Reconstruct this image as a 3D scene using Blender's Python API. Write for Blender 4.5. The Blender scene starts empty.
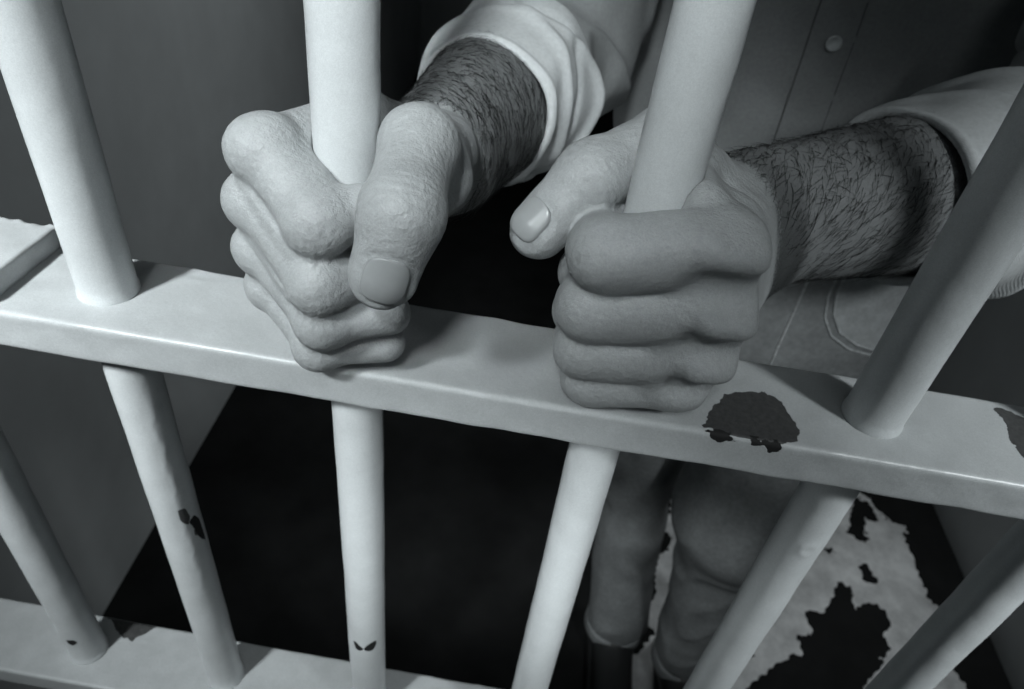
import bpy, bmesh, math, random
import numpy as np
from mathutils import Matrix, Vector

# ------------------------------------------------------------------ camera, world, lights, exposure
SC = bpy.context.scene
COL = SC.collection
TINT = (0.93, 1.0, 1.02)


def setup():
    cam = bpy.data.cameras.new('camera')
    cam.sensor_fit = 'HORIZONTAL'
    cam.sensor_width = 36.0
    cam.lens = 24.61
    cam.clip_start = 0.01
    cam.dof.use_dof = True
    cam.dof.focus_distance = 0.215
    cam.dof.aperture_fstop = 20
    co = bpy.data.objects.new('camera', cam)
    COL.objects.link(co)
    yaw, pitch, roll = -0.04018, 0.67647, 0.14025
    fw = Vector((math.sin(yaw) * math.cos(pitch), math.cos(yaw) * math.cos(pitch), -math.sin(pitch)))
    r0 = Vector((math.cos(yaw), -math.sin(yaw), 0))
    u0 = r0.cross(fw)
    r = math.cos(roll) * r0 + math.sin(roll) * u0
    u = -math.sin(roll) * r0 + math.cos(roll) * u0
    m = Matrix((r, u, -fw)).transposed().to_4x4()
    m.translation = Vector((0.0003, -0.2144, 0.1786))
    co.matrix_world = m
    SC.camera = co
    w = bpy.data.worlds.new('world')
    SC.world = w
    w.use_nodes = True
    bg = w.node_tree.nodes['Background']
    bg.inputs[0].default_value = (0.75, 1.0, 1.06, 1)
    bg.inputs[1].default_value = 0.015

    def area(name, loc, target, size, watts, spread=180, sy=None):
        l = bpy.data.lights.new(name, 'AREA')
        l.energy = watts
        l.color = TINT
        l.shape = 'RECTANGLE'
        l.size = size
        l.size_y = sy or size
        l.spread = math.radians(spread)
        o = bpy.data.objects.new(name, l)
        COL.objects.link(o)
        o.location = loc
        d = Vector(target) - Vector(loc)
        o.rotation_euler = d.to_track_quat('-Z', 'Y').to_euler()
        return o
    area('lamp_left', (-0.45, -0.52, 0.60), (-0.23, 0.02, -0.06), 0.08, 0.60, 38)
    area('lamp_right', (0.60, -0.38, 0.52), (0.27, 0.02, -0.07), 0.08, 0.34, 40)
    area('lamp_above', (-0.08, -0.55, 0.66), (-0.05, 0.0, 0.18), 0.10, 0.17, 24)
    area('lamp_low', (-0.03, -0.62, -0.02), (0.0, 0.0, -0.13), 0.10, 0.075, 27)  # added fill for the crossbar front and lower bars
    area('lamp_corridor', (0.45, -1.5, 1.45), (0.1, 1.0, -0.6), 0.60, 0.42, 120)  # made-up wide fill, weak, for walls, floor and chest
    area('lamp_cell', (0.80, 1.20, 1.40), (-0.70, 1.15, -0.15), 0.30, 1.4, 70)  # invented source inside the cell, brightens the left wall
    area('lamp_floor', (0.90, 0.75, 1.50), (0.72, 0.72, -1.1), 0.30, 0.70, 45)  # invented overhead source, lifts the floor paint
    SC.view_settings.view_transform = 'Standard'
    SC.view_settings.look = 'None'
    SC.view_settings.gamma = 1
    SC.view_settings.use_curve_mapping = False
    SC.view_settings.exposure = 0.12


setup()
FLOOR = -1.1
rnd = random.Random(7)
NR = np.random.RandomState(3)


# ------------------------------------------------------------------ helpers: objects and materials
def grey(v):
    return (v * 0.97, v, v * 1.01, 1)


def tag(o, label, cat, group=None, kind=None):
    o['label'] = label
    o['category'] = cat
    if group:
        o['group'] = group
    if kind:
        o['kind'] = kind
    return o


def link(name, me, mat, parent=None, smooth=True):
    o = bpy.data.objects.new(name, me)
    COL.objects.link(o)
    if mat is not None:
        me.materials.append(mat)
    if parent is not None:
        o.parent = parent
    if smooth:
        me.polygons.foreach_set('use_smooth', [True] * len(me.polygons))
    me.update()
    return o


def mesh(name, V, F):
    me = bpy.data.meshes.new(name)
    V = np.asarray(V, dtype=np.float64)
    if isinstance(F, np.ndarray):
        n = F.shape[1]
        me.vertices.add(len(V))
        me.vertices.foreach_set('co', V.ravel())
        me.loops.add(F.size)
        me.loops.foreach_set('vertex_index', F.ravel().astype(np.int32))
        me.polygons.add(len(F))
        me.polygons.foreach_set('loop_start', np.arange(0, F.size, n, dtype=np.int32))
        me.update(calc_edges=True)
        me.validate()
    else:
        me.from_pydata([tuple(v) for v in V], [], F)
        me.update()
    return me


def attr(me, name, vals):
    a = me.attributes.new(name, 'FLOAT', 'POINT')
    a.data.foreach_set('value', np.asarray(vals, dtype=np.float32))


class NT:
    def __init__(self, mat):
        self.t = mat.node_tree
        self.b = self.t.nodes['Principled BSDF']

    def new(self, kind, **kw):
        n = self.t.nodes.new(kind)
        for k, v in kw.items():
            if k in n.inputs:
                n.inputs[k].default_value = v
            else:
                setattr(n, k, v)
        return n

    def ln(self, a, b):
        self.t.links.new(a, b)


def material(name, v, rough=0.5, spec=0.5, bumps=(), vary=None, masks=(), coord='Object'):
    """grey base v; bumps: (scale, strength, distance[, detail]); vary: (scale, amount);
    masks: (attribute, grey, roughness): where the attribute is above 0"""
    m = bpy.data.materials.new(name)
    m.use_nodes = True
    n = NT(m)
    tc = n.new('ShaderNodeTexCoord')
    b = n.b
    b.inputs['Base Color'].default_value = grey(v)
    b.inputs['Roughness'].default_value = rough
    b.inputs['Specular IOR Level'].default_value = spec
    col = None
    if vary:
        for i, (sc, am) in enumerate(vary):
            tx = n.new('ShaderNodeTexNoise', Scale=sc, Detail=5.0, Roughness=0.6)
            n.ln(tc.outputs[coord], tx.inputs['Vector'])
            mr = n.new('ShaderNodeMapRange')
            mr.inputs['From Min'].default_value = 0.3
            mr.inputs['From Max'].default_value = 0.7
            mr.inputs['To Min'].default_value = 1 - am
            mr.inputs['To Max'].default_value = 1 + am
            n.ln(tx.outputs['Fac'], mr.inputs['Value'])
            mx = n.new('ShaderNodeMix', data_type='RGBA', blend_type='MULTIPLY')
            mx.inputs[0].default_value = 1
            if col is None:
                mx.inputs[6].default_value = grey(v)
            else:
                n.ln(col, mx.inputs[6])
            n.ln(mr.outputs[0], mx.inputs[7])
            col = mx.outputs[2]
    rsock = None
    hgt = None
    for (an, mv, mrough, *mvary) in masks:
        at = n.new('ShaderNodeAttribute', attribute_name=an)
        nz = n.new('ShaderNodeTexNoise', Scale=900.0, Detail=3.0)
        n.ln(tc.outputs[coord], nz.inputs['Vector'])
        ad = n.new('ShaderNodeMath', operation='MULTIPLY_ADD')
        n.ln(nz.outputs['Fac'], ad.inputs[0])
        ad.inputs[1].default_value = 0.9
        sb = n.new('ShaderNodeMath', operation='SUBTRACT')
        n.ln(at.outputs['Fac'], sb.inputs[0])
        sb.inputs[1].default_value = 0.45
        n.ln(sb.outputs[0], ad.inputs[2])
        st = n.new('ShaderNodeMapRange')
        st.inputs['From Min'].default_value = -0.12
        st.inputs['From Max'].default_value = 0.12
        n.ln(ad.outputs[0], st.inputs['Value'])
        mx = n.new('ShaderNodeMix', data_type='RGBA')
        n.ln(st.outputs[0], mx.inputs[0])
        if col is None:
            mx.inputs[6].default_value = grey(v)
        else:
            n.ln(col, mx.inputs[6])
        mx.inputs[7].default_value = grey(mv)
        if mvary:
            tx = n.new('ShaderNodeTexNoise', Scale=mvary[0], Detail=6.0, Roughness=0.65)
            n.ln(tc.outputs[coord], tx.inputs['Vector'])
            rp = n.new('ShaderNodeMapRange')
            rp.inputs['From Min'].default_value = 0.3
            rp.inputs['From Max'].default_value = 0.65
            rp.inputs['To Min'].default_value = mv * 0.55
            rp.inputs['To Max'].default_value = mv * 1.1
            n.ln(tx.outputs['Fac'], rp.inputs['Value'])
            n.ln(rp.outputs[0], mx.inputs[7])
        col = mx.outputs[2]
        rm = n.new('ShaderNodeMix')
        n.ln(st.outputs[0], rm.inputs[0])
        if rsock is None:
            rm.inputs[2].default_value = rough
        else:
            n.ln(rsock, rm.inputs[2])
        rm.inputs[3].default_value = mrough
        rsock = rm.outputs[0]
        inv = n.new('ShaderNodeMath', operation='SUBTRACT')
        inv.inputs[0].default_value = 1
        n.ln(st.outputs[0], inv.inputs[1])
        hgt = inv.outputs[0]
    if col is not None:
        n.ln(col, b.inputs['Base Color'])
    if rsock is not None:
        n.ln(rsock, b.inputs['Roughness'])
    prev = None
    for bp in bumps:
        sc, stg, dist = bp[:3]
        det = bp[3] if len(bp) > 3 else 3.0
        tx = n.new('ShaderNodeTexNoise', Scale=sc, Detail=det, Roughness=0.55)
        n.ln(tc.outputs[coord], tx.inputs['Vector'])
        bu = n.new('ShaderNodeBump')
        bu.inputs['Strength'].default_value = stg
        bu.inputs['Distance'].default_value = dist
        n.ln(tx.outputs['Fac'], bu.inputs['Height'])
        if prev:
            n.ln(prev, bu.inputs['Normal'])
        prev = bu.outputs[0]
    if hgt is not None:
        bu = n.new('ShaderNodeBump')
        bu.inputs['Strength'].default_value = 0.8
        bu.inputs['Distance'].default_value = 0.0004
        n.ln(hgt, bu.inputs['Height'])
        if prev:
            n.ln(prev, bu.inputs['Normal'])
        prev = bu.outputs[0]
    if prev:
        n.ln(prev, b.inputs['Normal'])
    return m


def weave(m, scale, strength, dist):
    """adds a twill weave bump to a cloth material"""
    n = NT(m)
    tc = n.new('ShaderNodeTexCoord')
    w = n.new('ShaderNodeTexWave', Scale=scale, Distortion=1.5, Detail=2.0)
    w.bands_direction = 'DIAGONAL'
    n.ln(tc.outputs['Object'], w.inputs['Vector'])
    bu = n.new('ShaderNodeBump')
    bu.inputs['Strength'].default_value = strength
    bu.inputs['Distance'].default_value = dist
    n.ln(w.outputs['Fac'], bu.inputs['Height'])
    old = n.b.inputs['Normal'].links
    if old:
        n.ln(old[0].from_socket, bu.inputs['Normal'])
    n.ln(bu.outputs[0], n.b.inputs['Normal'])
    return m


# ------------------------------------------------------------------ helpers: 2-D shapes for wear
def polydist(X, Y, poly):
    """signed distance to a polygon, positive inside"""
    poly = np.asarray(poly, float)
    d = np.full(X.shape, 1e9)
    ins = np.zeros(X.shape, bool)
    n = len(poly)
    for i in range(n):
        a = poly[i]
        b = poly[(i + 1) % n]
        e = b - a
        t = np.clip(((X - a[0]) * e[0] + (Y - a[1]) * e[1]) / (e @ e + 1e-15), 0, 1)
        d = np.minimum(d, np.hypot(X - a[0] - t * e[0], Y - a[1] - t * e[1]))
        c = (a[1] > Y) != (b[1] > Y)
        xi = a[0] + (Y - a[1]) / (b[1] - a[1] + 1e-15) * e[0]
        ins ^= c & (X < xi)
    return np.where(ins, d, -d)


def wob(P, freq, seed, n=10):
    """smooth noise, about -1..1"""
    r = np.random.RandomState(seed)
    out = np.zeros(P.shape[0], dtype=P.dtype)
    for i in range(n):
        k = r.normal(size=P.shape[1])
        k *= freq * (0.5 + r.rand()) / np.linalg.norm(k)
        out += np.sin(P @ k.astype(P.dtype) + P.dtype.type(r.rand() * 6.283))
    return out / math.sqrt(n / 2) * 0.6


# ------------------------------------------------------------------ helpers: implicit surfaces
def smin(a, b, k):
    h = np.clip(0.5 + 0.5 * (b - a) / k, 0, 1)
    return b + (a - b) * h - k * h * (1 - h)


def smax(a, b, k):
    return -smin(-a, -b, k)


def cap(P, a, b, ra, rb=None):
    rb = ra if rb is None else rb
    a = np.asarray(a, P.dtype)
    b = np.asarray(b, P.dtype)
    e = b - a
    q = P - a
    t = np.clip(q @ e / (e @ e + 1e-12), 0, 1)
    return np.sqrt(((q - t[:, None] * e) ** 2).sum(1)) - (ra + (rb - ra) * t)


def ball(P, c, r):
    return np.sqrt(((P - np.asarray(c, P.dtype)) ** 2).sum(1)) - r


def flatcap(P, a, b, ra, rb, thin, f):
    """capsule squeezed by factor f along the direction thin"""
    a = np.asarray(a, P.dtype)
    t = np.asarray(thin, float)
    ax = np.asarray(b, float) - np.asarray(a, float)
    ax /= np.linalg.norm(ax)
    t = t - ax * (t @ ax)
    t = (t / np.linalg.norm(t)).astype(P.dtype)
    q = P - a
    Q = a + q + (q @ t)[:, None] * t * P.dtype.type(1 / f - 1)
    return cap(Q, a, b, ra, rb) * (0.5 + 0.5 * f)


def ellipsoid(P, c, r):
    q = (P - np.asarray(c, P.dtype)) / np.asarray(r, P.dtype)
    k = np.sqrt((q * q).sum(1))
    return (k - 1) * min(r)


def rbox(P, c, h, r):
    q = np.abs(P - np.asarray(c, P.dtype)) - (np.asarray(h, P.dtype) - r)
    return np.sqrt((np.maximum(q, 0) ** 2).sum(1)) + np.minimum(q.max(1), 0) - r


def surface(f, lo, hi, h, newton=2, chunk=400000):
    """surface nets on a sparse band of a grid, vertices pulled onto f = 0"""
    lo = np.asarray(lo, float)
    hi = np.asarray(hi, float)
    B = 6
    nb = np.ceil((hi - lo) / (h * B)).astype(int)
    n = nb * B + 1

    def ev(P):
        return np.concatenate([f(P[i:i + chunk].astype(np.float32)) for i in range(0, len(P), chunk)]) if len(P) else np.zeros(0, np.float32)
    g = np.stack(np.meshgrid(*[np.arange(k) for k in nb], indexing='ij'), -1).reshape(-1, 3)
    cen = lo + (g + 0.5) * h * B
    dc = ev(cen)
    D = np.full(n, 1.0, np.float32)
    # coarse sign everywhere
    big = np.where(dc < 0, -1.0, 1.0).astype(np.float32).reshape(nb)
    big = np.repeat(np.repeat(np.repeat(big, B, 0), B, 1), B, 2)
    D[:-1, :-1, :-1] = big
    D[-1] = D[-2]
    D[:, -1] = D[:, -2]
    D[:, :, -1] = D[:, :, -2]
    act = np.abs(dc) < h * B * 1.5
    mask = np.zeros(n, bool)
    for bi in g[act]:
        i, j, k = bi * B
        mask[i:i + B + 1, j:j + B + 1, k:k + B + 1] = True
    idx = np.argwhere(mask)
    D[mask] = ev(lo + idx * h)
    s = D < 0
    c = np.zeros(n - 1, np.int8)
    for dx in (0, 1):
        for dy in (0, 1):
            for dz in (0, 1):
                c += s[dx:n[0] - 1 + dx, dy:n[1] - 1 + dy, dz:n[2] - 1 + dz]
    cell = np.argwhere((c > 0) & (c < 8))
    vid = np.full(n - 1, -1, np.int64)
    vid[tuple(cell.T)] = np.arange(len(cell))
    acc = np.zeros((len(cell), 3))
    cnt = np.zeros(len(cell))
    corners = [(0, 0, 0), (1, 0, 0), (0, 1, 0), (1, 1, 0), (0, 0, 1), (1, 0, 1), (0, 1, 1), (1, 1, 1)]
    for a in range(8):
        for ax in range(3):
            if corners[a][ax]:
                continue
            ca = np.array(corners[a])
            cb = ca.copy()
            cb[ax] = 1
            da = D[tuple((cell + ca).T)]
            db = D[tuple((cell + cb).T)]
            x = (da < 0) != (db < 0)
            t = np.where(x, da / np.where(x, da - db, 1), 0)
            p = ca + t[:, None] * (cb - ca)
            acc[x] += p[x]
            cnt[x] += 1
    V = lo + (cell + acc / cnt[:, None]) * h
    faces = []
    for ax in range(3):
        u, w = (ax + 1) % 3, (ax + 2) % 3
        sl0 = [slice(None)] * 3
        sl1 = [slice(None)] * 3
        sl0[ax] = slice(0, -1)
        sl1[ax] = slice(1, None)
        s0, s1 = s[tuple(sl0)], s[tuple(sl1)]
        e = np.argwhere(s0 != s1)
        ok = (e[:, u] > 0) & (e[:, w] > 0) & (e[:, u] < n[u] - 1) & (e[:, w] < n[w] - 1)
        e = e[ok]
        du = np.zeros(3, int)
        dw = np.zeros(3, int)
        du[u] = 1
        dw[w] = 1
        q = np.stack([vid[tuple((e - du - dw).T)], vid[tuple((e - dw).T)], vid[tuple(e.T)], vid[tuple((e - du).T)]], 1)
        flip = ~s0[tuple(e.T)]
        q[flip] = q[flip][:, ::-1]
        faces.append(q)
    F = np.concatenate(faces)
    F = F[(F >= 0).all(1)]
    for it in range(newton):
        e = h * 0.4
        d0 = ev(V)
        gr = np.stack([(ev(V + np.eye(3)[i] * e) - ev(V - np.eye(3)[i] * e)) / (2 * e) for i in range(3)], 1)
        gg = (gr ** 2).sum(1)
        stp = np.clip(d0 / np.maximum(gg, 0.2), -h, h)
        V = V - 0.9 * gr * stp[:, None]
    return V, F


# ------------------------------------------------------------------ materials
M_wall = material('wall_paint', 0.55, 0.6, 0.3, [(60, 0.15, 0.002), (3, 0.1, 0.01)], [(1.6, 0.10), (9, 0.05)])
M_ceil = material('ceiling_paint', 0.35, 0.7, 0.3, [(60, 0.15, 0.002)])
M_paint = material('bar_paint', 0.63, 0.36, 0.5,
                   [(55, 0.35, 0.0012), (420, 0.30, 0.00025, 2.0), (1500, 0.15, 0.0001, 2.0)], [(70, 0.05), (900, 0.04), (2200, 0.08)],
                   [('chip', 0.062, 0.55, 500.0), ('rust', 0.006, 0.8)])
M_rail = material('crossbar_paint', 0.46, 0.36, 0.5,
                  [(55, 0.35, 0.0012), (420, 0.40, 0.00025, 2.0), (1500, 0.2, 0.0001, 2.0)], [(70, 0.07), (900, 0.05), (2200, 0.10)],
                  [('chip', 0.062, 0.55, 500.0), ('rust', 0.006, 0.8)])
M_floor = material('floor_concrete', 0.013, 0.75, 0.15, [(200, 0.2, 0.001)], [(12, 0.3)], [('paint', 0.78, 0.6, 14.0)])
M_skin = material('skin', 0.37, 0.47, 0.45, [(420, 0.8, 0.0008, 4.0), (1500, 0.5, 0.0003, 2.0), (90, 0.12, 0.001)],
                  [(60, 0.07), (500, 0.07), (1800, 0.09)], [('tan', 0.18, 0.5)])  # darker forearms: shade and hair put into the skin colour
M_nail = material('nail', 0.32, 0.30, 0.5, [(300, 0.1, 0.0003)], [(150, 0.04)])
M_hair = material('hair', 0.02, 0.5, 0.4)
M_shirt = weave(material('shirt_cloth', 0.36, 0.85, 0.15, [(1200, 0.3, 0.0003), (35, 0.2, 0.002)], [(25, 0.08), (400, 0.08)]), 420, 0.25, 0.0003)
M_cuff = weave(material('shirt_cloth_reverse', 0.52, 0.85, 0.15, [(1200, 0.3, 0.0003), (35, 0.2, 0.002)], [(25, 0.08), (400, 0.08)]), 420, 0.25, 0.0003)  # paler than the shirt: stronger light on the cuffs put into the colour
M_thread = material('shirt_thread', 0.20, 0.8, 0.1)
M_button = material('button_pearl', 0.85, 0.12, 0.8, [(300, 0.3, 0.0005)], [(200, 0.2)])
M_jeans = weave(material('denim', 0.28, 0.9, 0.1, [(900, 0.4, 0.0004), (40, 0.3, 0.002)], [(18, 0.18), (200, 0.15)]), 380, 0.3, 0.0004)
M_denim_pale = weave(material('denim_pale', 0.50, 0.9, 0.1, [(900, 0.4, 0.0004)], [(60, 0.15), (300, 0.12)]), 380, 0.3, 0.0004)
M_seam = material('denim_seam', 0.5, 0.8, 0.1, [(700, 0.4, 0.0005)], [(300, 0.3)])
M_shoe = material('shoe_leather', 0.03, 0.4, 0.4, [(120, 0.2, 0.001)])
M_eye = material('eye', 0.7, 0.15, 0.5)
M_iris = material('iris', 0.04, 0.1, 0.5)

# ------------------------------------------------------------------ the setting
XL, XR, YB, YF, ZC = -0.70, 1.04, 3.6, -2.2, 1.55


def slab(name, lo, hi, mat, skew=0.0):
    bm = bmesh.new()
    bmesh.ops.create_cube(bm, size=1)
    for v in bm.verts:
        v.co = Vector([lo[i] + (v.co[i] + 0.5) * (hi[i] - lo[i]) for i in range(3)])
        v.co.x += skew * v.co.y
    me = bpy.data.meshes.new(name)
    bm.to_mesh(me)
    bm.free()
    o = link(name, me, mat, smooth=False)
    o['kind'] = 'structure'
    return o


slab('wall_left', (XL - 0.13, -0.05, FLOOR), (XL + 0.015, YB, ZC), M_wall, -0.049)
slab('wall_right', (XR, -0.05, FLOOR), (XR + 0.15, YB, ZC), M_wall)
slab('wall_back', (XL - 0.35, YB, FLOOR), (XR + 0.15, YB + 0.15, ZC), M_wall)
slab('ceiling', (XL - 0.35, -0.05, ZC), (XR + 0.15, YB + 0.15, ZC + 0.12), M_ceil)

# floor: bare dark concrete with worn islands of pale paint (outlines in metres)
PAINT_OUT = [(0.4646, 1.0037), (0.4159, 0.9447), (0.3818, 0.8974), (0.3718, 0.8368), (0.369, 0.7783), (0.3414, 0.6979), (0.3198, 0.6152), (0.3168, 0.5767), (0.3279, 0.5424), (0.2838, 0.4873), (0.2456, 0.4645), (0.2198, 0.4331), (0.2113, 0.3633), (0.2293, 0.2395), (0.3964, 0.267), (0.9458, 0.3577), (0.9568, 0.4944), (0.9435, 0.5505), (0.9334, 0.5876), (0.9329, 0.6287), (0.9397, 0.6835), (0.945, 0.7267), (0.9355, 0.7467), (0.9376, 0.7769), (0.9385, 0.8001), (0.9337, 0.8227), (0.9314, 0.8545), (0.9365, 0.8973), (0.9433, 0.9423), (0.9015, 0.9604), (0.8747, 1.0105), (0.8605, 1.0363), (0.8508, 1.0639), (0.838, 1.1468), (0.6285, 1.1522)]
PAINT_HOLES = [[(0.6489, 0.6656), (0.693, 0.6637), (0.7096, 0.6951), (0.7301, 0.7136), (0.7369, 0.7483), (0.7657, 0.7391), (0.7652, 0.7242), (0.7521, 0.7107), (0.7591, 0.687), (0.7805, 0.7076), (0.8072, 0.7106), (0.8236, 0.6889), (0.8218, 0.6609), (0.809, 0.6316), (0.8111, 0.6092), (0.7934, 0.5836), (0.7847, 0.5851), (0.7832, 0.5692), (0.7604, 0.5406), (0.7214, 0.5041), (0.6711, 0.4392), (0.4705, 0.404), (0.4948, 0.4633), (0.5354, 0.5055), (0.5759, 0.5371), (0.5955, 0.5469), (0.6047, 0.5642), (0.6234, 0.5521), (0.6291, 0.5656), (0.6242, 0.6033), (0.648, 0.6144), (0.6595, 0.6099)], [(0.8012, 0.8077), (0.8167, 0.8069), (0.8243, 0.7849), (0.8328, 0.7675), (0.8189, 0.7534), (0.8057, 0.7659)], [(0.8483, 1.0095), (0.8693, 0.9904), (0.8857, 0.9435), (0.8614, 0.9338), (0.8511, 0.9496), (0.8373, 0.9111), (0.8377, 0.8725), (0.8191, 0.8687), (0.791, 0.897), (0.8103, 0.9319), (0.8277, 0.972)], [(0.7234, 0.8322), (0.7462, 0.841), (0.7547, 0.8329), (0.7278, 0.8208)], [(0.5055, 0.5346), (0.5131, 0.5382), (0.5307, 0.537), (0.5299, 0.5318), (0.521, 0.5287), (0.5117, 0.5284)]]


def floor():
    xs = np.concatenate([np.linspace(XL - 0.35, 0.05, 12)[:-1], np.arange(0.05, XR, 0.004), [XR, XR + 0.15]])
    ys = np.concatenate([np.linspace(YF, 0.1, 8)[:-1], np.arange(0.1, 1.7, 0.004), np.linspace(1.7, YB + 0.15, 8)])
    X, Y = np.meshgrid(xs, ys, indexing='ij')
    V = np.stack([X.ravel(), Y.ravel(), np.full(X.size, FLOOR)], 1)
    i = np.arange(len(xs) - 1)[:, None] * len(ys) + np.arange(len(ys) - 1)[None]
    i = i.ravel()
    F = np.stack([i, i + len(ys), i + len(ys) + 1, i + 1], 1)
    me = mesh('floor', V, F)
    P2 = V[:, :2]
    wx = 0.006 * wob(P2, 110, 11) + 0.004 * wob(P2, 330, 12)
    wy = 0.006 * wob(P2, 110, 13) + 0.004 * wob(P2, 330, 14)
    x, y = V[:, 0] + wx, V[:, 1] + wy
    d = polydist(x, y, PAINT_OUT)
    for h in PAINT_HOLES:
        d = np.minimum(d, -polydist(x, y, h))
    attr(me, 'paint', np.clip(d / 0.004, -3, 3))
    o = link('floor', me, M_floor, smooth=False)
    o['kind'] = 'structure'


floor()

# ------------------------------------------------------------------ the grate of bars
grate = bpy.data.objects.new('cell_grate', None)
COL.objects.link(grate)
grate.location = (0, 0, FLOOR)
bpy.context.view_layer.update()
tag(grate, 'pale painted steel cell grate, round vertical bars through flat crossbars', 'cell bars')


def under(o, parent):
    o.parent = parent
    o.matrix_parent_inverse = Matrix.Translation(parent.location).inverted()
    return o


R = 0.01105
BARX = [-0.2725, -0.1737, -0.0717, 0.0335, 0.1354, 0.2321]
# chips: (bar index, kind, outline in (degrees around, z))
BAR_CHIPS = [
    (2, 'rust', [(-120, -.2274), (-108, -.2285), (-94, -.2318), (-83, -.2345), (-88, -.2362), (-98, -.2372), (-110, -.2366), (-113, -.2330)]),
    (2, 'rust', [(-83, -.2345), (-74, -.2304), (-60, -.2280), (-42, -.2276), (-44, -.2325), (-52, -.2368), (-66, -.2374), (-78, -.2362)]),
    (1, 'chip', [(-48, -.131), (-30, -.132), (-22, -.141), (-34, -.146), (-50, -.140)]),
    (1, 'rust', [(-30, -.144), (-10, -.142), (8, -.150), (10, -.170), (-12, -.162), (-22, -.150)]),
    (1, 'chip', [(-24, -.152), (-12, -.150), (-10, -.160), (-22, -.158)]),
    (0, 'rust', [(-95, -.2945), (-70, -.2945), (-58, -.2985), (-80, -.3015), (-92, -.299)]),
]


def bar(i):
    z = np.concatenate([np.linspace(FLOOR, -0.40, 12)[:-1], np.arange(-0.40, 0.24, 0.0018), np.linspace(0.24, ZC, 20)])
    n = 56
    th = np.linspace(0, 2 * math.pi, n, endpoint=False)
    Z, T = np.meshgrid(z, th, indexing='ij')
    # paint runs and sags: gentle changes of radius
    A = np.stack([np.cos(T).ravel() * 1.2, np.sin(T).ravel() * 1.2, Z.ravel() * 90 + i * 17.0], 1)
    rr = R + 0.00012 * wob(A, 1.6, 40 + i) + 0.00008 * wob(A * np.array([3, 3, 2.0]), 1.5, 60 + i)
    # welded bead of paint where the bar meets a crossbar
    for zz in (0.0, -0.3268):
        rr = rr + 0.0011 * np.exp(-((Z.ravel() - zz - 0.0005) / 0.0011) ** 2)
    if i == 4:   # a ring-shaped drip on the lower half
        u = (((T.ravel() + math.pi) % (2 * math.pi)) - math.pi - math.radians(-88)) * R
        q = np.hypot(u, (Z.ravel() + 0.0735) * 0.9)
        rr = rr + 0.0006 * np.exp(-((q - 0.0034) / 0.0008) ** 2)
    if i == 1:   # a ridge of thick paint down the lower half
        u = (((T.ravel() + math.pi) % (2 * math.pi)) - math.pi - math.radians(-42)) * R
        zz = Z.ravel()
        w = np.clip((-0.04 - zz) / 0.03, 0, 1) * np.clip((zz + 0.22) / 0.03, 0, 1)
        rr = rr + 0.00028 * w * np.exp(-((u + 0.001 * np.sin(zz * 240) + 0.0006 * np.sin(zz * 610)) / 0.0011) ** 2)
    V = np.stack([BARX[i] + rr * np.cos(T.ravel()), rr * np.sin(T.ravel()), Z.ravel()], 1)
    a = np.arange(len(z) - 1)[:, None] * n
    k = np.arange(n)[None]
    F = np.stack([(a + k).ravel(), (a + (k + 1) % n).ravel(), (a + n + (k + 1) % n).ravel(), (a + n + k).ravel()], 1)
    me = mesh('bar', V, F)
    deg = np.degrees(((T.ravel() + math.pi) % (2 * math.pi)) - math.pi)
    S = np.stack([np.radians(deg) * R, Z.ravel()], 1)
    wv = 0.0002 * wob(S, 2500, 5)
    for kind in ('chip', 'rust'):
        d = np.full(len(V), -9.0)
        for (bi, kd, poly) in BAR_CHIPS:
            if bi == i and kd == kind:
                pl = [(math.radians(p[0]) * R, p[1]) for p in poly]
                d = np.maximum(d, (polydist(S[:, 0], S[:, 1], pl) + wv) / 0.0008)
        attr(me, kind, np.clip(d, -3, 3))
    o = link('bar', me, M_paint)
    under(o, grate)
    return o


for i in range(6):
    b = bar(i)
    if i == 2:
        b['label'] = 'bar with a small butterfly-shaped chip low down'

RY0, RY1, RH = -0.0242, 0.0245, 0.0183
RAIL_CHIPS = [
    ('chip', 'top', [(.0672, -.0222), (.0690, -.0150), (.0712, -.0105), (.0742, -.0062), (.0775, -.0020), (.0826, .0012), (.0880, .0030), (.0935, .0042),
                     (.0985, .0024), (.1010, -.0030), (.1040, -.0110), (.1040, -.0170), (.1018, -.0215), (.0960, -.0240), (.0860, -.0246), (.0760, -.0238)]),
    ('chip', 'top', [(.1885, .0185), (.1940, .0195), (.2010, .0165), (.2060, .0080), (.2070, -.0130), (.1960, -.0150), (.1905, -.0090), (.1895, -.0010), (.1915, .0080), (.1925, .0130)]),
    ('rust', 'front', [(.0672, -.0002), (.0720, .0006), (.0785, -.0006), (.0800, -.0020), (.0760, -.0032), (.0700, -.0026)]),
    ('rust', 'front', [(.0845, -.0006), (.0905, .0006), (.0960, -.0006), (.0970, -.0030), (.0925, -.0040), (.0900, -.0024), (.0860, -.0030)]),
]
LOW_CHIPS = [
    ('chip', 'top', [(-.275, .026), (-.235, .026), (-.2400, .0180), (-.2450, .0150), (-.2480, .0100), (-.2560, .0120), (-.2640, .0170)]),
]


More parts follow.
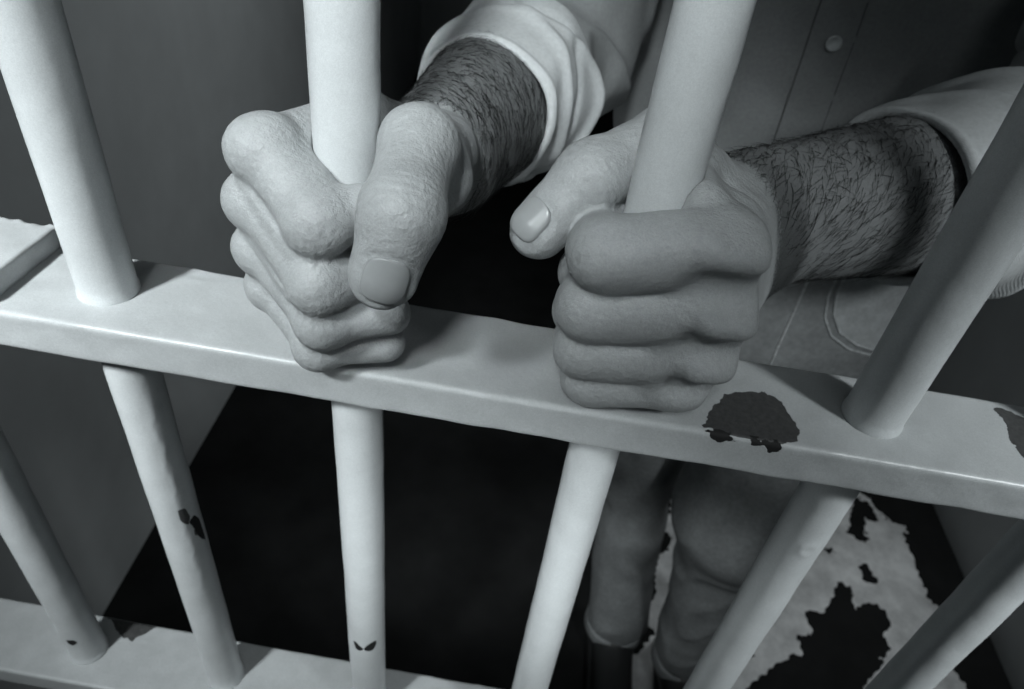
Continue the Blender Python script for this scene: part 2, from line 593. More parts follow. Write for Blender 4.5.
def rail(name, z0, chips, bumpy):
    x = np.concatenate([np.linspace(XL, -0.33, 6)[:-1], np.arange(-0.33, 0.36, 0.0014), np.linspace(0.36, XR, 8)])
    # rounded rectangle profile, (y, z)
    pr = []
    rc = 0.0022

    def edge(a, b, step):
        a, b = np.array(a), np.array(b)
        k = max(1, int(np.linalg.norm(b - a) / step))
        for t in range(k):
            pr.append(a + (b - a) * t / k)

    def corner(c, a0):
        for t in range(5):
            a = math.radians(a0 + 90 * t / 5)
            pr.append(np.array(c) + rc * np.array([math.cos(a), math.sin(a)]))
    corner((RY1 - rc, -rc), 0)
    edge((RY1 - rc, 0), (RY0 + rc, 0), 0.0012)
    corner((RY0 + rc, -rc), 90)
    edge((RY0, -rc), (RY0, -RH + rc), 0.0013)
    corner((RY0 + rc, -RH + rc), 180)
    edge((RY0 + rc, -RH), (RY1 - rc, -RH), 0.006)
    corner((RY1 - rc, -RH + rc), 270)
    edge((RY1, -RH + rc), (RY1, -rc), 0.004)
    pr = np.array(pr)
    n = len(pr)
    cen = np.array([(RY0 + RY1) / 2, -RH / 2])
    X = np.repeat(x, n)
    Y = np.tile(pr[:, 0], len(x))
    Z = np.tile(pr[:, 1], len(x))
    P = np.stack([X, Y, Z], 1)
    dis = 0.00013 * wob(P, 130, 21 + bumpy) + 0.00010 * wob(P, 500, 22 + bumpy)
    # drips and lumps of old paint
    r = np.random.RandomState(5 + bumpy)
    for t in range(26):
        cx, cy = r.uniform(-0.3, 0.3), r.uniform(RY0 + 0.003, RY1)
        dis += r.uniform(0.0001, 0.0004) * np.exp(-(((X - cx) / r.uniform(0.002, 0.006)) ** 2 + ((Y - cy) / r.uniform(0.001, 0.003)) ** 2)) * (Z > -0.004)
    dy = Y - cen[0]
    dz = Z - cen[1]
    ny = np.where(np.abs(dy) > (RY1 - RY0) / 2 - rc * 0.9, np.sign(dy), 0)
    nz = np.where(np.abs(dz) > RH / 2 - rc * 0.9, np.sign(dz), 0)
    V = np.stack([X, Y + ny * dis, z0 + Z + nz * dis], 1)
    a = np.arange(len(x) - 1)[:, None] * n
    k = np.arange(n)[None]
    F = np.stack([(a + k).ravel(), (a + n + k).ravel(), (a + n + (k + 1) % n).ravel(), (a + (k + 1) % n).ravel()], 1)
    me = mesh(name, V, F[:, ::-1])
    for kind in ('chip', 'rust'):
        d = np.full(len(V), -9.0)
        S2 = np.stack([X, Y + Z], 1)
        wv = 0.0007 * wob(S2, 1100, 31) + 0.0004 * wob(S2, 2600, 32)
        for kd, face, poly in chips:
            if kd != kind:
                continue
            if face == 'top':
                dd = np.where(Z > -0.0008, polydist(X, Y, poly), -1)
            else:
                dd = np.where(Y < RY0 + 0.003, polydist(X, Z, poly), -1)
            d = np.maximum(d, (dd + wv) / 0.0010)
        attr(me, kind, np.clip(d, -3, 3))
    o = link(name, me, M_rail)
    under(o, grate)
    return o


rail('crossbar', 0.0, RAIL_CHIPS, 0)
rail('crossbar', -0.3268, LOW_CHIPS, 3)


def plate():
    # raised strap welded on the crossbar at the photo's left, ragged paint at its rear edge
    def f(P):
        d = rbox(P, (-0.256, 0.0005, 0.0048), (0.0475, 0.0240, 0.0052), 0.0012)
        return d + 0.0003 * wob(P, 300, 8) + 0.0008 * wob(P, 900, 9) * np.clip((P[:, 1] - 0.021) / 0.003, 0, 1)
    V, F = surface(f, (-0.315, -0.03, -0.004), (-0.21, 0.03, 0.014), 0.001)
    me = mesh('strap_plate', V, F)
    for k in ('chip', 'rust'):
        attr(me, k, np.full(len(V), -3.0))
    under(link('strap_plate', me, M_rail), grate)


plate()

# ------------------------------------------------------------------ the person
# joints in metres: MCP, PIP, DIP, tip with their radii
RH_F = [  # the man's right hand, closed on the bar at the photo's left
    [(-.0775, .0360, .0715), (-.0960, -.0080, .0755), (-.0735, -.0255, .0630), (-.0560, -.0145, .0665)],
    [(-.0800, .0390, .0540), (-.0995, -.0085, .0570), (-.0730, -.0295, .0430), (-.0540, -.0190, .0440)],
    [(-.0800, .0390, .0350), (-.0995, -.0080, .0380), (-.0730, -.0285, .0268), (-.0520, -.0220, .0290)],
    [(-.0770, .0360, .0170), (-.0985, -.0070, .0215), (-.0765, -.0245, .0115), (-.0540, -.0190, .0130)],
]
RH_R = [[.0115, .0110, .0104, .0082], [.0115, .0106, .0100, .0084], [.0112, .0103, .0095, .0082], [.0102, .0093, .0086, .0078]]
RH_T = [(-.0500, .0500, .0590), (-.0470, -.0020, .0832), (-.0445, -.0335, .0755), (-.0480, -.0415, .0582)]
RH_TR = [.0125, .0120, .0120, .0106]
R_WR = (-.0540, .0900, .0430)
R_EL = (-.0330, .3350, .0160)

LH_F = [  # his left hand, on the bar right of the middle
    [(.0545, -.0180, .0725), (.0190, -.0205, .0645), (.0138, .0060, .0605), (.0280, .0215, .0610)],
    [(.0575, -.0190, .0490), (.0180, -.0210, .0440), (.0136, .0060, .0410), (.0280, .0215, .0410)],
    [(.0570, -.0182, .0290), (.0188, -.0200, .0262), (.0138, .0060, .0235), (.0280, .0210, .0235)],
    [(.0520, -.0155, .0135), (.0230, -.0180, .0112), (.0155, .0050, .0110), (.0300, .0190, .0110)],
]
LH_R = [[.0098, .0112, .0088, .0080], [.0096, .0104, .0088, .0080], [.0094, .0098, .0086, .0076], [.0084, .0090, .0078, .0070]]
LH_T = [(.0680, .0500, .0520), (.0354, .0345, .0835), (.0103, .0115, .0755), (-.0048, .0005, .0585)]
LH_TR = [.0130, .0118, .0118, .0104]
L_WR = (.0870, .0660, .0450)
L_EL = (.3200, .2350, .0320)


def nrm(v):
    v = np.asarray(v, float)
    return v / np.linalg.norm(v)


def chain(P, J, Rr, k, start=0):
    d = None
    for i in range(start, len(J) - 1):
        c = cap(P, J[i], J[i + 1], Rr[i] * (0.97 if i else 1), Rr[i + 1] * 0.97)
        d = c if d is None else smin(d, c, k)
    return d


def wrinkles(P, c, axis, amp, width, pitch, seed):
    """creases across a finger joint: grooves across the axis near c"""
    q = P - np.asarray(c, P.dtype)
    s = q @ np.asarray(axis, P.dtype)
    r2 = (q * q).sum(1)
    ph = s * (6.283 / pitch) + 0.9 * wob(P, 350, seed)
    g = np.exp(-(s / width) ** 2) * np.exp(-r2 / (0.016 ** 2))
    return amp * g * (0.5 + 0.5 * np.cos(ph)) ** 3


def nail_frame(J, dorsal):
    a = nrm(np.array(J[3]) - np.array(J[2]))
    n = np.array(dorsal, float)
    n = nrm(n - a * (n @ a))
    return np.array(J[3]), a, n, np.cross(a, n)


def nail_shape(P, fr, s0, hs, ht):
    c, a, n, b = [np.asarray(v, P.dtype) for v in fr]
    q = P - c
    s = (q @ a - s0) / hs
    t = (q @ b) / ht
    e = (np.abs(s) ** 3.2 + np.abs(t) ** 3.2) ** (1 / 3.2)
    return (e - 1) * min(hs, ht), q @ n


RH_N = nail_frame(RH_T, (0.34, -0.80, 0.60))
LH_N = nail_frame(LH_T, (-0.45, -0.55, 0.70))


def thumb_only(P, T, Rr):
    return chain(P, T, Rr, 0.005, 1)


def hand(P, F, Rr, T, TR, wr, side, nf, extra):
    # palm: one tapered strut per metacarpal plus flesh
    wrist_ax = nrm(np.array(wr) - np.array(F[1][0]))
    palm = None
    ends = extra['carp']
    for i in range(4):
        c = cap(P, F[i][0], ends[i], Rr[i][0] * 0.98, extra['carp_r'])
        palm = c if palm is None else smin(palm, c, 0.010)
    for a, b, ra, rb in extra['flesh']:
        palm = smin(palm, cap(P, a, b, ra, rb), 0.008)
    kf = 0.0032
    if extra['blend']:
        b0, b1 = extra['blend']
        kf = 0.0022 + 0.013 * np.clip((P[:, 0] - b0) / (b1 - b0), 0, 1)
    fingers = None
    for i in range(4):
        f = chain(P, F[i], Rr[i], 0.0035)
        # knuckle pads
        for b0, b1, rad in extra['knuckle'][i]:
            f = smin(f, cap(P, b0, b1, rad), 0.005)
        for j in (1, 2):        # joints are broader and squarer than the shafts
            p0, p1, p2 = [np.array(F[i][q]) for q in (j - 1, j, j + 1)]
            lat = np.cross(p1 - p0, p2 - p1)
            lat = nrm(lat) if np.linalg.norm(lat) > 1e-7 else np.array((0, 0, 1.0))
            hl = 0.34 * Rr[i][j]
            f = smin(f, cap(P, p1 + lat * hl, p1 - lat * hl, Rr[i][j] * 0.80), 0.003)
        fingers = f if fingers is None else smin(fingers, f, kf)
    fingers = smin(palm, fingers, 0.006)
    th = chain(P, T, TR, 0.006)
    th = smin(th, cap(P, T[0], wr, TR[0], 0.014), 0.010)
    for a, b, ra, rb in extra['web']:
        th = smin(th, cap(P, a, b, ra, rb), 0.007)
    d = smin(fingers, th, 0.0016)
    palmth = smin(palm, th, 0.010)
    d = smin(d, palmth, 0.0016)
    for a, b, ra, rb in extra['ridges']:
        d = smin(d, cap(P, a, b, ra, rb), 0.0025)
    for a, b, rad in extra['dents']:
        d = smax(d, -cap(P, a, b, rad), 0.0100)
    # skin folds over the joints
    for i in range(4):
        for j in (1, 2):
            ax = nrm(np.array(F[i][j + 1]) - np.array(F[i][j - 1]))
            d = d + wrinkles(P, F[i][j], ax, 0.00040, 0.0055, 0.0030, 70 + i * 3 + j)
    ax = nrm(np.array(T[3]) - np.array(T[1]))
    d = d + wrinkles(P, T[2], ax, 0.00075, 0.0055, 0.0028, 90)
    # nail fold
    e, up = nail_shape(P, nf, 0.0000, 0.0075, 0.0076)
    near = (up > 0).astype(P.dtype)
    d = d + near * (0.0010 * np.exp(-(e / 0.0011) ** 2) + 0.0005 * (e < -0.0005)) * np.exp(-((P - np.asarray(nf[0], P.dtype)) ** 2).sum(1) / 0.02 ** 2)
    return d


RX = dict(
    carp=[(-.0530, .080, .046), (-.055, .085, .044), (-.057, .086, .039), (-.058, .084, .035)],
    carp_r=.0130,
    flesh=[((-.074, .030, .062), (-.074, .030, .024), .0110, .0100), ((-.062, .034, .056), (-.066, .034, .026), .011, .011),
           ((-.054, .060, .044), (-.060, .060, .034), .013, .013)],
    knuckle=[[((-.0980, -.0105, .0775), (-.0970, -.0095, .0770), .0100), ((-.0735, -.0280, .0625), (-.0715, -.0275, .0640), .0092),
              ((-.0900, .0050, .0715), (-.0765, -.0185, .0655), .0088)],
             [((-.1030, -.0095, .0580), (-.1010, -.0090, .0575), .0092), ((-.0725, -.0320, .0420), (-.0715, -.0310, .0425), .0088)],
             [((-.1030, -.0090, .0388), (-.1010, -.0085, .0385), .0087), ((-.0730, -.0308, .0260), (-.0720, -.0300, .0264), .0083)],
             [((-.1015, -.0085, .0223), (-.1005, -.0080, .0220), .0080), ((-.0770, -.0268, .0108), (-.0760, -.0260, .0110), .0074)]],
    web=[((-.0480, .012, .074), (-.0600, .034, .064), .0100, .0100), ((-.0425, .012, .065), (-.050, .050, .052), .0115, .0115)],
    ridges=[((-.1000, -.0140, .0660), (-.0800, -.0300, .0530), .0036, .0028), ((-.1010, -.0140, .0480), (-.0830, -.0295, .0360), .0030, .0022)],
    dents=[],
    blend=None,
)
LX = dict(
    carp=[(.0760, .058, .050), (.0820, .060, .046), (.0860, .058, .040), (.0880, .054, .034)],
    carp_r=.0125,
    flesh=[((.0560, .004, .070), (.0560, .004, .022), .0105, .0100), ((.0550, -.0160, .0735), (.0575, -.0170, .0490), .0098, .0101),
           ((.0575, -.0170, .0490), (.0570, -.0164, .0290), .0101, .0096), ((.0570, -.0164, .0290), (.0520, -.0140, .0145), .0096, .0085), ((.0620, .022, .060), (.0640, .022, .028), .012, .012),
           ((.0700, .042, .052), (.0760, .042, .036), .0130, .0130)],
    knuckle=[[((.0600, -.0240, .0735), (.0490, -.0275, .0752), .0060), ((.0158, -.0222, .0655), (.0155, -.0170, .0645), .0100),
              ((.0430, -.0198, .0715), (.0270, -.0208, .0675), .0121)],
             [((.0640, -.0248, .0487), (.0540, -.0282, .0505), .0060), ((.0150, -.0222, .0442), (.0147, -.0180, .0435), .0096),
              ((.0430, -.0200, .0480), (.0280, -.0210, .0455), .0111)],
             [((.0635, -.0236, .0278), (.0550, -.0264, .0292), .0056), ((.0165, -.0212, .0262), (.0162, -.0180, .0257), .0090),
              ((.0430, -.0190, .0284), (.0280, -.0200, .0270), .0104)],
             [((.0580, -.0200, .0138), (.0510, -.0214, .0143), .0050), ((.0205, -.0190, .0114), (.0202, -.0165, .0112), .0080),
              ((.0400, -.0168, .0128), (.0300, -.0178, .0118), .0090)]],
    web=[((.0450, -.006, .0810), (.0430, .026, .0770), .0070, .0090), ((.0440, .026, .077), (.068, .048, .054), .0105, .0120)],
    ridges=[],
    dents=[((.0490, -.0325, .0640), (.0650, -.0292, .0622), .0034), ((.0520, -.0320, .0412), (.0660, -.0282, .0397), .0032),
           ((.0520, -.0293, .0218), (.0630, -.0257, .0208), .0030)],
    blend=(.036, .052),
)


def forearm(P, wr, el, thin, k):
    w = np.array(wr)
    e = np.array(el)
    m = w + (e - w) * 0.55
    d = flatcap(P, w, m, 0.0290, 0.0450, thin, 0.84)
    d = smin(d, flatcap(P, m, e, 0.0410, 0.0430, thin, 0.90), 0.02)
    # tendons on the inner wrist
    return d + 0.0006 * wob(P, 70, 77)


def pressed(P, d, bx):
    """flesh flattens where it bears on the round bar at x = bx"""
    return smax(d, 0.0113 - np.hypot(P[:, 0] - P.dtype.type(bx), P[:, 1]), 0.0008)


def right_arm(P):
    d = hand(P, RH_F, RH_R, RH_T, RH_TR, R_WR, 1, RH_N, RX)
    return pressed(P, smin(d, forearm(P, R_WR, R_EL, (0.8, 0.1, 0.5), 0.01), 0.016) + 0.00012 * wob(P, 500, 55), -.0717)


def left_arm(P):
    d = hand(P, LH_F, LH_R, LH_T, LH_TR, L_WR, -1, LH_N, LX)
    return pressed(P, smin(d, forearm(P, L_WR, L_EL, (0.6, -0.6, 0.4), 0.01), 0.016) + 0.00012 * wob(P, 500, 56), .0335)


SH_R, SH_L = (.015, .455, .31), (.405, .455, .31)
HIP_R, HIP_L = (.155, .460, -.22), (.315, .460, -.22)
KN_R, KN_L = (.186, .560, -.600), (.314, .425, -.560)
AN_R, AN_L = (.238, .525, -1.02), (.364, .480, -1.02)
HEAD = (.205, .425, .560)


def torso_core(P, g):
    d = flatcap(P, (.215, .46, -.20), (.212, .46, -.02), .170 + g, .160 + g, (0, 1, 0), 0.66)
    d = smin(d, flatcap(P, (.212, .46, .02), (.210, .465, .20), .165 + g, .178 + g, (0, 1, 0), 0.66), 0.05)
    d = smin(d, cap(P, SH_R, SH_L, .062 + g, .062 + g), 0.05)
    return d


def legs_core(P, g):
    d = None
    for h, kn, an, rk in ((HIP_R, KN_R, AN_R, .046), (HIP_L, KN_L, AN_L, .060)):
        l = smin(cap(P, h, kn, .078 + g, rk + g), cap(P, kn, an, rk - .001 + g, .040 + g), 0.07)
        d = l if d is None else smin(d, l, 0.012)
    return d


def body(P):
    d = smin(torso_core(P, -0.008), legs_core(P, -0.010), 0.05)
    for s, e in ((SH_R, R_EL), (SH_L, L_EL)):
        d = smin(d, cap(P, s, e, .050, .040), 0.03)
    h = np.array(HEAD)
    d = smin(d, cap(P, (.21, .465, .34), h + (0, .012, -.05), .060, .054), 0.03)
    hd = ellipsoid(P, h + (0, 0.01, .035), (.076, .094, .090))
    hd = smin(hd, ellipsoid(P, h + (0, -.018, -.045), (.056, .066, .066)), 0.03)
    hd = smin(hd, cap(P, h + (0, -.090, .012), h + (0, -.112, -.022), .009, .013), 0.012)       # nose
    hd = smin(hd, cap(P, h + (-.018, -.084, -.052), h + (.018, -.084, -.052), .0075), 0.006)     # lips
    hd = smin(hd, cap(P, h + (-.045, -.078, .034), h + (.045, -.078, .034), .011), 0.014)        # brow
    hd = smin(hd, ball(P, h + (0, -.076, -.090), .018), 0.02)                                     # chin
    for s in (-1, 1):
        hd = smax(hd, -ball(P, h + (s * .032, -.098, .012), .016), 0.012)                         # eye sockets
        hd = smin(hd, ellipsoid(P, h + (s * .080, .012, .0), (.010, .020, .032)), 0.006)          # ears
    return smin(d, hd, 0.012)


def forearm_shade(V):
    """forearm skin is darker than the hands: sun-browned up to the wrist"""
    out = np.full(len(V), -3.0)
    for w, e in ((R_WR, R_EL), (L_WR, L_EL)):
        w, e = np.array(w), np.array(e)
        ax = nrm(e - w)
        s = (V - w) @ ax
        side = np.linalg.norm(V - w - s[:, None] * ax, axis=1) < 0.09
        out = np.where(side, np.maximum(out, np.clip((s + 0.022) / 0.016, -3, 3)), out)
    return out


def build_person():
    parts = [surface(right_arm, (-.135, -.065, -.012), (.045, .385, .115), 0.0010),
             surface(left_arm, (-.030, -.055, -.075), (.380, .340, .115), 0.0010),
             surface(body, (-.07, .28, -1.07), (.49, .62, .70), 0.007)]
    Vs, Fs, off = [], [], 0
    for V, F in parts:
        Vs.append(V)
        Fs.append(F + off)
        off += len(V)
    V = np.concatenate(Vs)
    me = mesh('person', V, np.concatenate(Fs))
    attr(me, 'tan', forearm_shade(V))
    o = link('person', me, M_skin)
    tag(o, 'person in a work shirt with rolled sleeves and jeans gripping two bars with both hands', 'person')
    return o


person = build_person()


def child(name, V, F, mat, parent=person, label=None):
    o = link(name, mesh(name, V, F), mat, parent)
    if label:
        o['label'] = label
    return o


def nails():
    for T, TR, fr in ((RH_T, RH_TR, RH_N), (LH_T, LH_TR, LH_N)):
        def f(P):
            d = thumb_only(P, T, TR)
            e, up = nail_shape(P, fr, 0.0000, 0.0070, 0.0069)
            return smax(smax(np.abs(d + 0.0002) - 0.0007, e, 0.0006), -up, 0.0004)
        c = fr[0]
        V, F = surface(f, c - 0.022, c + 0.022, 0.0005)
        child('thumbnail', V, F, M_nail)


nails()


# ---- hairs on the forearms
def hairs():
    me_v, me_f = [], []
    for w, e, arm, n, t0, t1, face in ((R_WR, R_EL, right_arm, 4600, -0.10, 0.66, (0.1, -1, .5)), (L_WR, L_EL, left_arm, 5400, -0.08, 0.66, (0.2, -0.9, .5))):
        w, e = np.array(w), np.array(e)
        ax = nrm(e - w)
        f1 = nrm(np.cross(ax, (0, 0, 1)))
        f2 = np.cross(f1, ax)
        t = NR.uniform(t0, t1, n) * np.linalg.norm(e - w)
        a = NR.uniform(0, 2 * math.pi, n)
        dirs = np.cos(a)[:, None] * f1 + np.sin(a)[:, None] * f2
        base = w + t[:, None] * ax
        lo = np.zeros(n)
        hi = np.full(n, 0.07)
        for it in range(18):
            mid = (lo + hi) / 2
            d = arm((base + dirs * mid[:, None]).astype(np.float32))
            lo = np.where(d < 0, mid, lo)
            hi = np.where(d < 0, hi, mid)
        root = base + dirs * lo[:, None]
        keep = (dirs @ nrm(face) > -0.45)
        for i in np.where(keep)[0]:
            L = NR.uniform(0.007, 0.016)
            nrmv = dirs[i]
            along_arm = nrm(-ax * NR.uniform(0.5, 1.0) + np.cross(ax, nrmv) * NR.normal(0.55, 0.35) + nrmv * NR.uniform(0.06, 0.30))
            p = root[i]
            k = len(me_v)
            rad = NR.uniform(0.00009, 0.00016)
            s1 = nrm(np.cross(along_arm, nrmv))
            s2 = np.cross(s1, along_arm)
            for j in range(5):
                u = j / 4
                c = p + along_arm * L * u - nrmv * (L * 0.28 * u * u) + s1 * 0.0006 * math.sin(3 * u + i)
                r = rad * (1 - 0.8 * u)
                for q in range(3):
                    an = q * 2.094
                    me_v.append(c + s1 * r * math.cos(an) + s2 * r * math.sin(an))
            for j in range(4):
                for q in range(3):
                    q2 = (q + 1) % 3
                    me_f.append((k + j * 3 + q, k + j * 3 + q2, k + j * 3 + 3 + q2, k + j * 3 + 3 + q))
    o = child('forearm_hair', np.array(me_v), np.array(me_f), M_hair)
    o['kind'] = 'stuff'


hairs()

# ---- shirt
R_CUFF, L_CUFF = np.array((-.0510, .168, .0320)), np.array((.1610, .1200, .0385))
R_AX = nrm(np.array((.033, .165, -.006)))
L_AX = nrm(np.array((.84, .50, .02)))


def sleeve(P, cuff, ax, el, sh, g, seed):
    c0 = cuff + ax * 0.02
    d = cap(P, c0, el, .0420 + g, .0500 + g)
    d = smin(d, cap(P, el, sh, .0520 + g, .0680 + g), 0.022)
    return d


def folds(P, L, k=0.008):
    d = None
    for a, b, r0, r1 in L:
        c = cap(P, a, b, r0, r1)
        d = c if d is None else np.minimum(d, c)
    return d


def ridged(P, freq, seed, stretch=(1, 1, 1)):
    w = wob(P * np.asarray(stretch, P.dtype), freq, seed)
    return np.exp(-(w / 0.38) ** 2)


def cloth_noise(P, seed, fr=75, am=0.0055):
    return -am * ridged(P, fr, seed + 5, (1, 1, 1.4)) + 0.0045 * wob(P, 26, seed) + 0.0022 * wob(P, 60, seed + 1) + 0.0008 * wob(P, 150, seed + 2)


def shirt_f(P):
    d = torso_core(P, 0.004)
    # placket stands a little proud of the front
    d = d - 0.0012 * ((np.abs(P[:, 0] - (.176 + 0.00 * P[:, 2])) < 0.016) & (P[:, 1] < .46))
    d = d + cloth_noise(P, 200, 36, 0.003) * 0.8
    s = None
    for cuff, ax, el, sh, seed in ((R_CUFF, R_AX, (-.016, .335, .020), SH_R, 220), (L_CUFF, L_AX, L_EL, SH_L, 240)):
        q = sleeve(P, cuff, ax, el, sh, 0, seed) + cloth_noise(P, seed)
        cut = (P - cuff.astype(P.dtype)) @ ax.astype(P.dtype)
        q = smax(q, 0.062 - cut, 0.003)
        s = q if s is None else np.minimum(s, q)
    d = smin(d, s, 0.012)
    d = smax(d, -(P[:, 2] + 0.145), 0.004)                       # hem tucked at the waist
    d = smax(d, P[:, 2] - 0.395 + 0 * P[:, 0], 0.004)            # open at the neck
    return d


def build_shirt():
    V, F = surface(shirt_f, (-.10, .14, -.16), (.52, .62, .41), 0.0032)
    sh = child('shirt', V, F, M_shirt)
    for cuff, ax, seed, fl in ((R_CUFF, R_AX, 300, 1), (L_CUFF, L_AX, 320, -1)):
        c = cuff.astype(np.float32)
        a = ax.astype(np.float32)
        e1 = nrm(np.cross(ax, (0, 0, 1))).astype(np.float32)
        e2 = np.cross(e1, a)

        def f(P):
            q = P - c
            s = q @ a
            rad = np.sqrt(np.maximum((q * q).sum(1) - s * s, 0))
            w = 0.0024 * wob(P, 50, seed) + 0.0008 * wob(P, 140, seed + 1) + 0.0034 * ridged(P, 46, seed + 7)
            ph = np.arctan2(q @ e2, q @ e1)
            w = w + 0.0034 * np.exp(-((s - 0.030 - 0.011 * np.sin(2 * ph + seed)) / 0.0050) ** 2)
            w = w + 0.0030 * np.exp(-((s - 0.054 - 0.010 * np.sin(3 * ph + 1.7 * seed)) / 0.0045) ** 2)
            w = w - 0.0020 * np.exp(-((s - 0.042 - 0.012 * np.sin(2 * ph + 0.9 + seed)) / 0.0040) ** 2)
            ro = 0.0415 + (0.13 if fl > 0 else 0.20) * np.clip(s, 0, 1) + w
            ri = 0.0380 + 0.02 * np.clip(s, 0, 1) + 0.5 * w
            lip = 0.0012 * np.exp(-((s - 0.0025) / 0.002) ** 2)
            d = smax(rad - ro - lip, ri - rad, 0.003)
            d = smax(d, -s + 0.002 * wob(P, 40, seed + 2), 0.003)
            return smax(d, s - 0.068 + 0.003 * wob(P, 40, seed + 3), 0.003)
        V, F = surface(f, cuff - 0.10, cuff + 0.10, 0.0017)
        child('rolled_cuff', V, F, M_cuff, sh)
    return sh


shirt = build_shirt()


def front_y(f, x, z, y0=0.27, y1=0.5):
    """front surface of a garment along +y"""
    ys = np.linspace(y0, y1, 700)
    d = f(np.stack([np.full(700, x), ys, np.full(700, z)], 1).astype(np.float32))
    k = np.argmax(d < 0)
    return ys[k]


def tube(pts, r, n=8):
    pts = [np.array(p, float) for p in pts]
    V, F = [], []
    for i, p in enumerate(pts):
        t = nrm(pts[min(i + 1, len(pts) - 1)] - pts[max(i - 1, 0)])
        a = nrm(np.cross(t, (0.3, 0.9, 0.2)))
        b = np.cross(t, a)
        for j in range(n):
            an = 2 * math.pi * j / n
            V.append(p + r * (a * math.cos(an) + b * math.sin(an)))
    for i in range(len(pts) - 1):
        for j in range(n):
            j2 = (j + 1) % n
            F.append((i * n + j, i * n + j2, (i + 1) * n + j2, (i + 1) * n + j))
    F.append(tuple(range(n))[::-1])
    F.append(tuple(range((len(pts) - 1) * n, len(pts) * n)))
    return V, F


def on_front(f, xz, lift=0.0, m=6):
    out = []
    for (x0, z0), (x1, z1) in zip(xz[:-1], xz[1:]):
        for t in range(m):
            x, z = x0 + (x1 - x0) * t / m, z0 + (z1 - z0) * t / m
            out.append((x, front_y(f, x, z) - lift, z))
    x, z = xz[-1]
    out.append((x, front_y(f, x, z) - lift, z))
    return out


def button(x, z, r=0.0058):
    y = front_y(shirt_f, x, z)
    bm = bmesh.new()
    prof = [(0, .0012), (.0030, .0012), (.0036, .0022), (.0050, .0026), (.0058, .0018), (.0056, .0), (0, 0)]
    n = 28
    rings = []
    for (pr, h) in prof:
        rings.append([bm.verts.new((pr * math.cos(6.2832 * i / n), -h, pr * math.sin(6.2832 * i / n))) for i in range(n)] if pr > 0 else [bm.verts.new((0, -h, 0))])
    for a, b in zip(rings[:-1], rings[1:]):
        for i in range(n):
            j = (i + 1) % n
            if len(a) == 1:
                bm.faces.new((a[0], b[i], b[j]))
            elif len(b) == 1:
                bm.faces.new((a[i], b[0], a[j]))
            else:
                bm.faces.new((a[i], b[i], b[j], a[j]))
    me = bpy.data.meshes.new('button')
    bm.normal_update()
    bm.to_mesh(me)
    bm.free()
    o = link('button', me, M_button, shirt)
    o.location = (x, y - 0.0006, z)
    o.rotation_euler = (-0.05, 0, 0)


for z in (.055, -.045, .150, .245):
    button(.178, z)
for xs in ((.1605, .1605), (.1920, .1920)):
    child('seam', *tube(on_front(shirt_f, [(xs[0], .30), (xs[0], .1), (xs[1], -.13)], 0.0, 24), 0.0007, 6), M_thread, shirt)


# ---- jeans
def jeans_f(P):
    d = flatcap(P, (.232, .455, -.115), (.235, .465, -.215), .165, .180, (0, 1, 0), 0.68)
    d = smin(d, legs_core(P, 0.012), 0.03)
    d = d + 0.003 * wob(P, 20, 400) + 0.0010 * wob(P, 60, 401)
    d = d - 0.0035 * ridged(P, 60, 405, (1, 1, 0.45)) * np.clip((-0.35 - P[:, 2]) / 0.2, 0, 1)
    # creases across the knees and stacking at the hem
    d = d + 0.0014 * wob(P * np.array([1, 1, 1.6], P.dtype), 26, 402) * np.clip((-0.45 - P[:, 2]) / 0.2, 0, 1)
    d = smax(d, P[:, 2] + 0.125, 0.004)
    return smax(d, -(P[:, 2] + 1.055), 0.004)


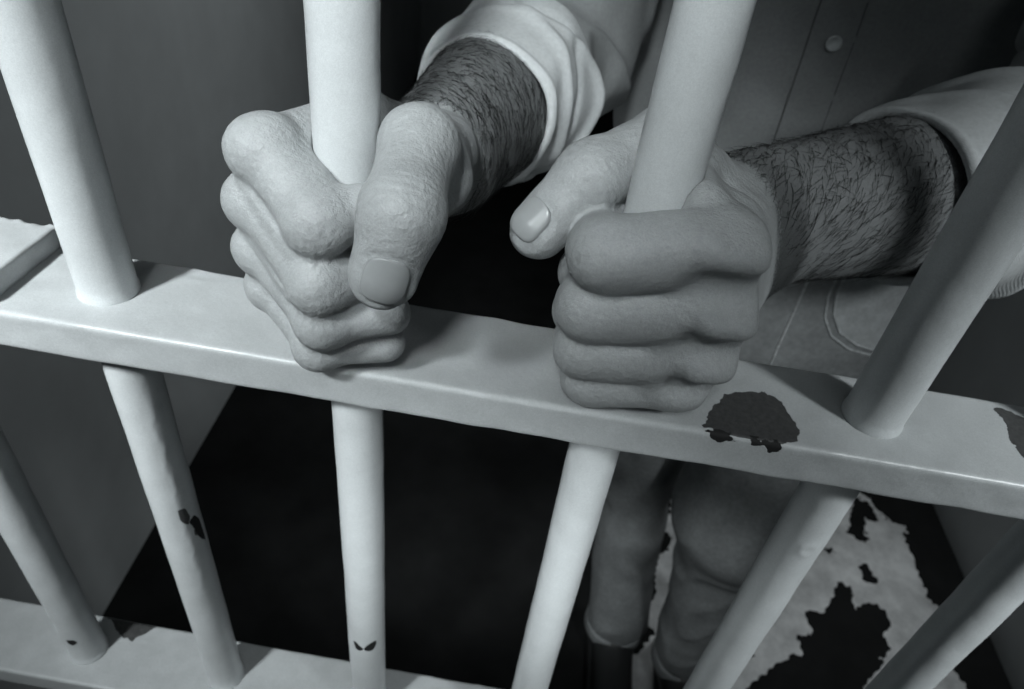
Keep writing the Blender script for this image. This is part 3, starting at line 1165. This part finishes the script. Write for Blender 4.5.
def build_jeans():
    V, F = surface(jeans_f, (.00, .28, -1.07), (.47, .64, -.11), 0.0045)
    j = child('jeans', V, F, M_jeans)
    edge = [(.262, -.128), (.262, -.150), (.268, -.172), (.282, -.192), (.305, -.206), (.335, -.214)]
    for off in (0.0, 0.008):
        pts = on_front(jeans_f, [(x - off * 0.8, z - off * 0.6) for x, z in edge], 0.0003, 8)
        child('seam', *tube(pts, 0.0013, 8), M_seam, j)
    # the pocket facing inside the curved opening
    V, F = [], []
    n = len(edge)
    m = 7
    P = []
    for (x, z) in [q for a, b in zip(edge[:-1], edge[1:]) for q in [(a[0] + (b[0] - a[0]) * t / 4, a[1] + (b[1] - a[1]) * t / 4) for t in range(4)]]:
        row = []
        for k in range(m):
            t = k / (m - 1)
            xx, zz = x + 0.001 + (.345 - x) * t, z + (-.128 - z) * t * 0.15 + .001
            row.append((xx, front_y(jeans_f, xx, zz) - 0.0008, zz))
        P.append(row)
    for a in P:
        V += a
    V += [(x, y + 0.004, z) for x, y, z in V]
    N = len(P) * m
    for i in range(len(P) - 1):
        for k in range(m - 1):
            q = (i * m + k, i * m + k + 1, (i + 1) * m + k + 1, (i + 1) * m + k)
            F.append(q)
            F.append(tuple(v + N for v in q[::-1]))
    child('pocket', V, F, M_denim_pale, j, 'paler denim hip pocket with a curved opening')
    child('seam', *tube(on_front(jeans_f, [(.232, -.13), (.232, -.22), (.236, -.30)], 0.0003, 12), 0.0011, 8), M_seam, j)
    # turned hems
    for an in (AN_R, AN_L):
        A = np.array(an)

        def f(P):
            q = P - A.astype(np.float32)
            rad = np.hypot(q[:, 0], q[:, 1]) - (0.054 + 0.002 * wob(P, 60, 440))
            return smax(np.abs(rad) - 0.004, np.abs(q[:, 2] + 0.018) - 0.014, 0.003)
        V, F = surface(f, A - 0.08, A + 0.08, 0.004)
        child('hem', V, F, M_jeans, j)
    return j


jeans = build_jeans()


def shoes():
    for an in (AN_R, AN_L):
        x, y = an[0], an[1]

        def up(P):
            d = flatcap(P, (x, y + .030, FLOOR + .045), (x, y - .135, FLOOR + .032), .040, .036, (0, 0, 1), 0.95)
            d = smin(d, cap(P, (x, y, FLOOR + .05), (x, y, FLOOR + .085), .042, .040), 0.03)
            return smax(d, FLOOR + 0.018 - P[:, 2], 0.004)

        def so(P):
            d = flatcap(P, (x, y + .032, FLOOR + .012), (x, y - .138, FLOOR + .012), .043, .043, (0, 0, 1), 0.5)
            d = smax(d, FLOOR + 0.001 - P[:, 2], 0.001)
            return smax(d, P[:, 2] - FLOOR - 0.022, 0.002)
        s = child('shoe', *surface(up, (x - .07, y - .20, FLOOR - .01), (x + .07, y + .10, FLOOR + .15), 0.005), M_shoe)
        child('sole', *surface(so, (x - .07, y - .21, FLOOR - .01), (x + .07, y + .10, FLOOR + .04), 0.004), M_shoe, s)


shoes()


def head_parts():
    h = np.array(HEAD)

    def hr(P):
        d = ellipsoid(P, h + (0, 0.016, .040), (.084, .100, .098)) + 0.002 * wob(P, 120, 500)
        cutp = np.asarray(h + (0, -.062, .055), P.dtype)
        d = smax(d, -((P - cutp) @ np.asarray(nrm((0, .75, .55)), P.dtype)), 0.01)
        return smax(d, -(P[:, 2] - (h[2] - .055)), 0.01)
    child('hair', *surface(hr, h - 0.13, h + 0.16, 0.006), M_hair)
    for s in (-1, 1):
        c = h + (s * .032, -.078, .012)
        e = child('eye', *surface(lambda P: ball(P, c, .0125), c - .02, c + .02, 0.0025), M_eye)
        c2 = c + (0, -.0085, 0)
        child('iris', *surface(lambda P: ball(P, c2, .0058), c2 - .01, c2 + .01, 0.0014), M_iris, e)


head_parts()
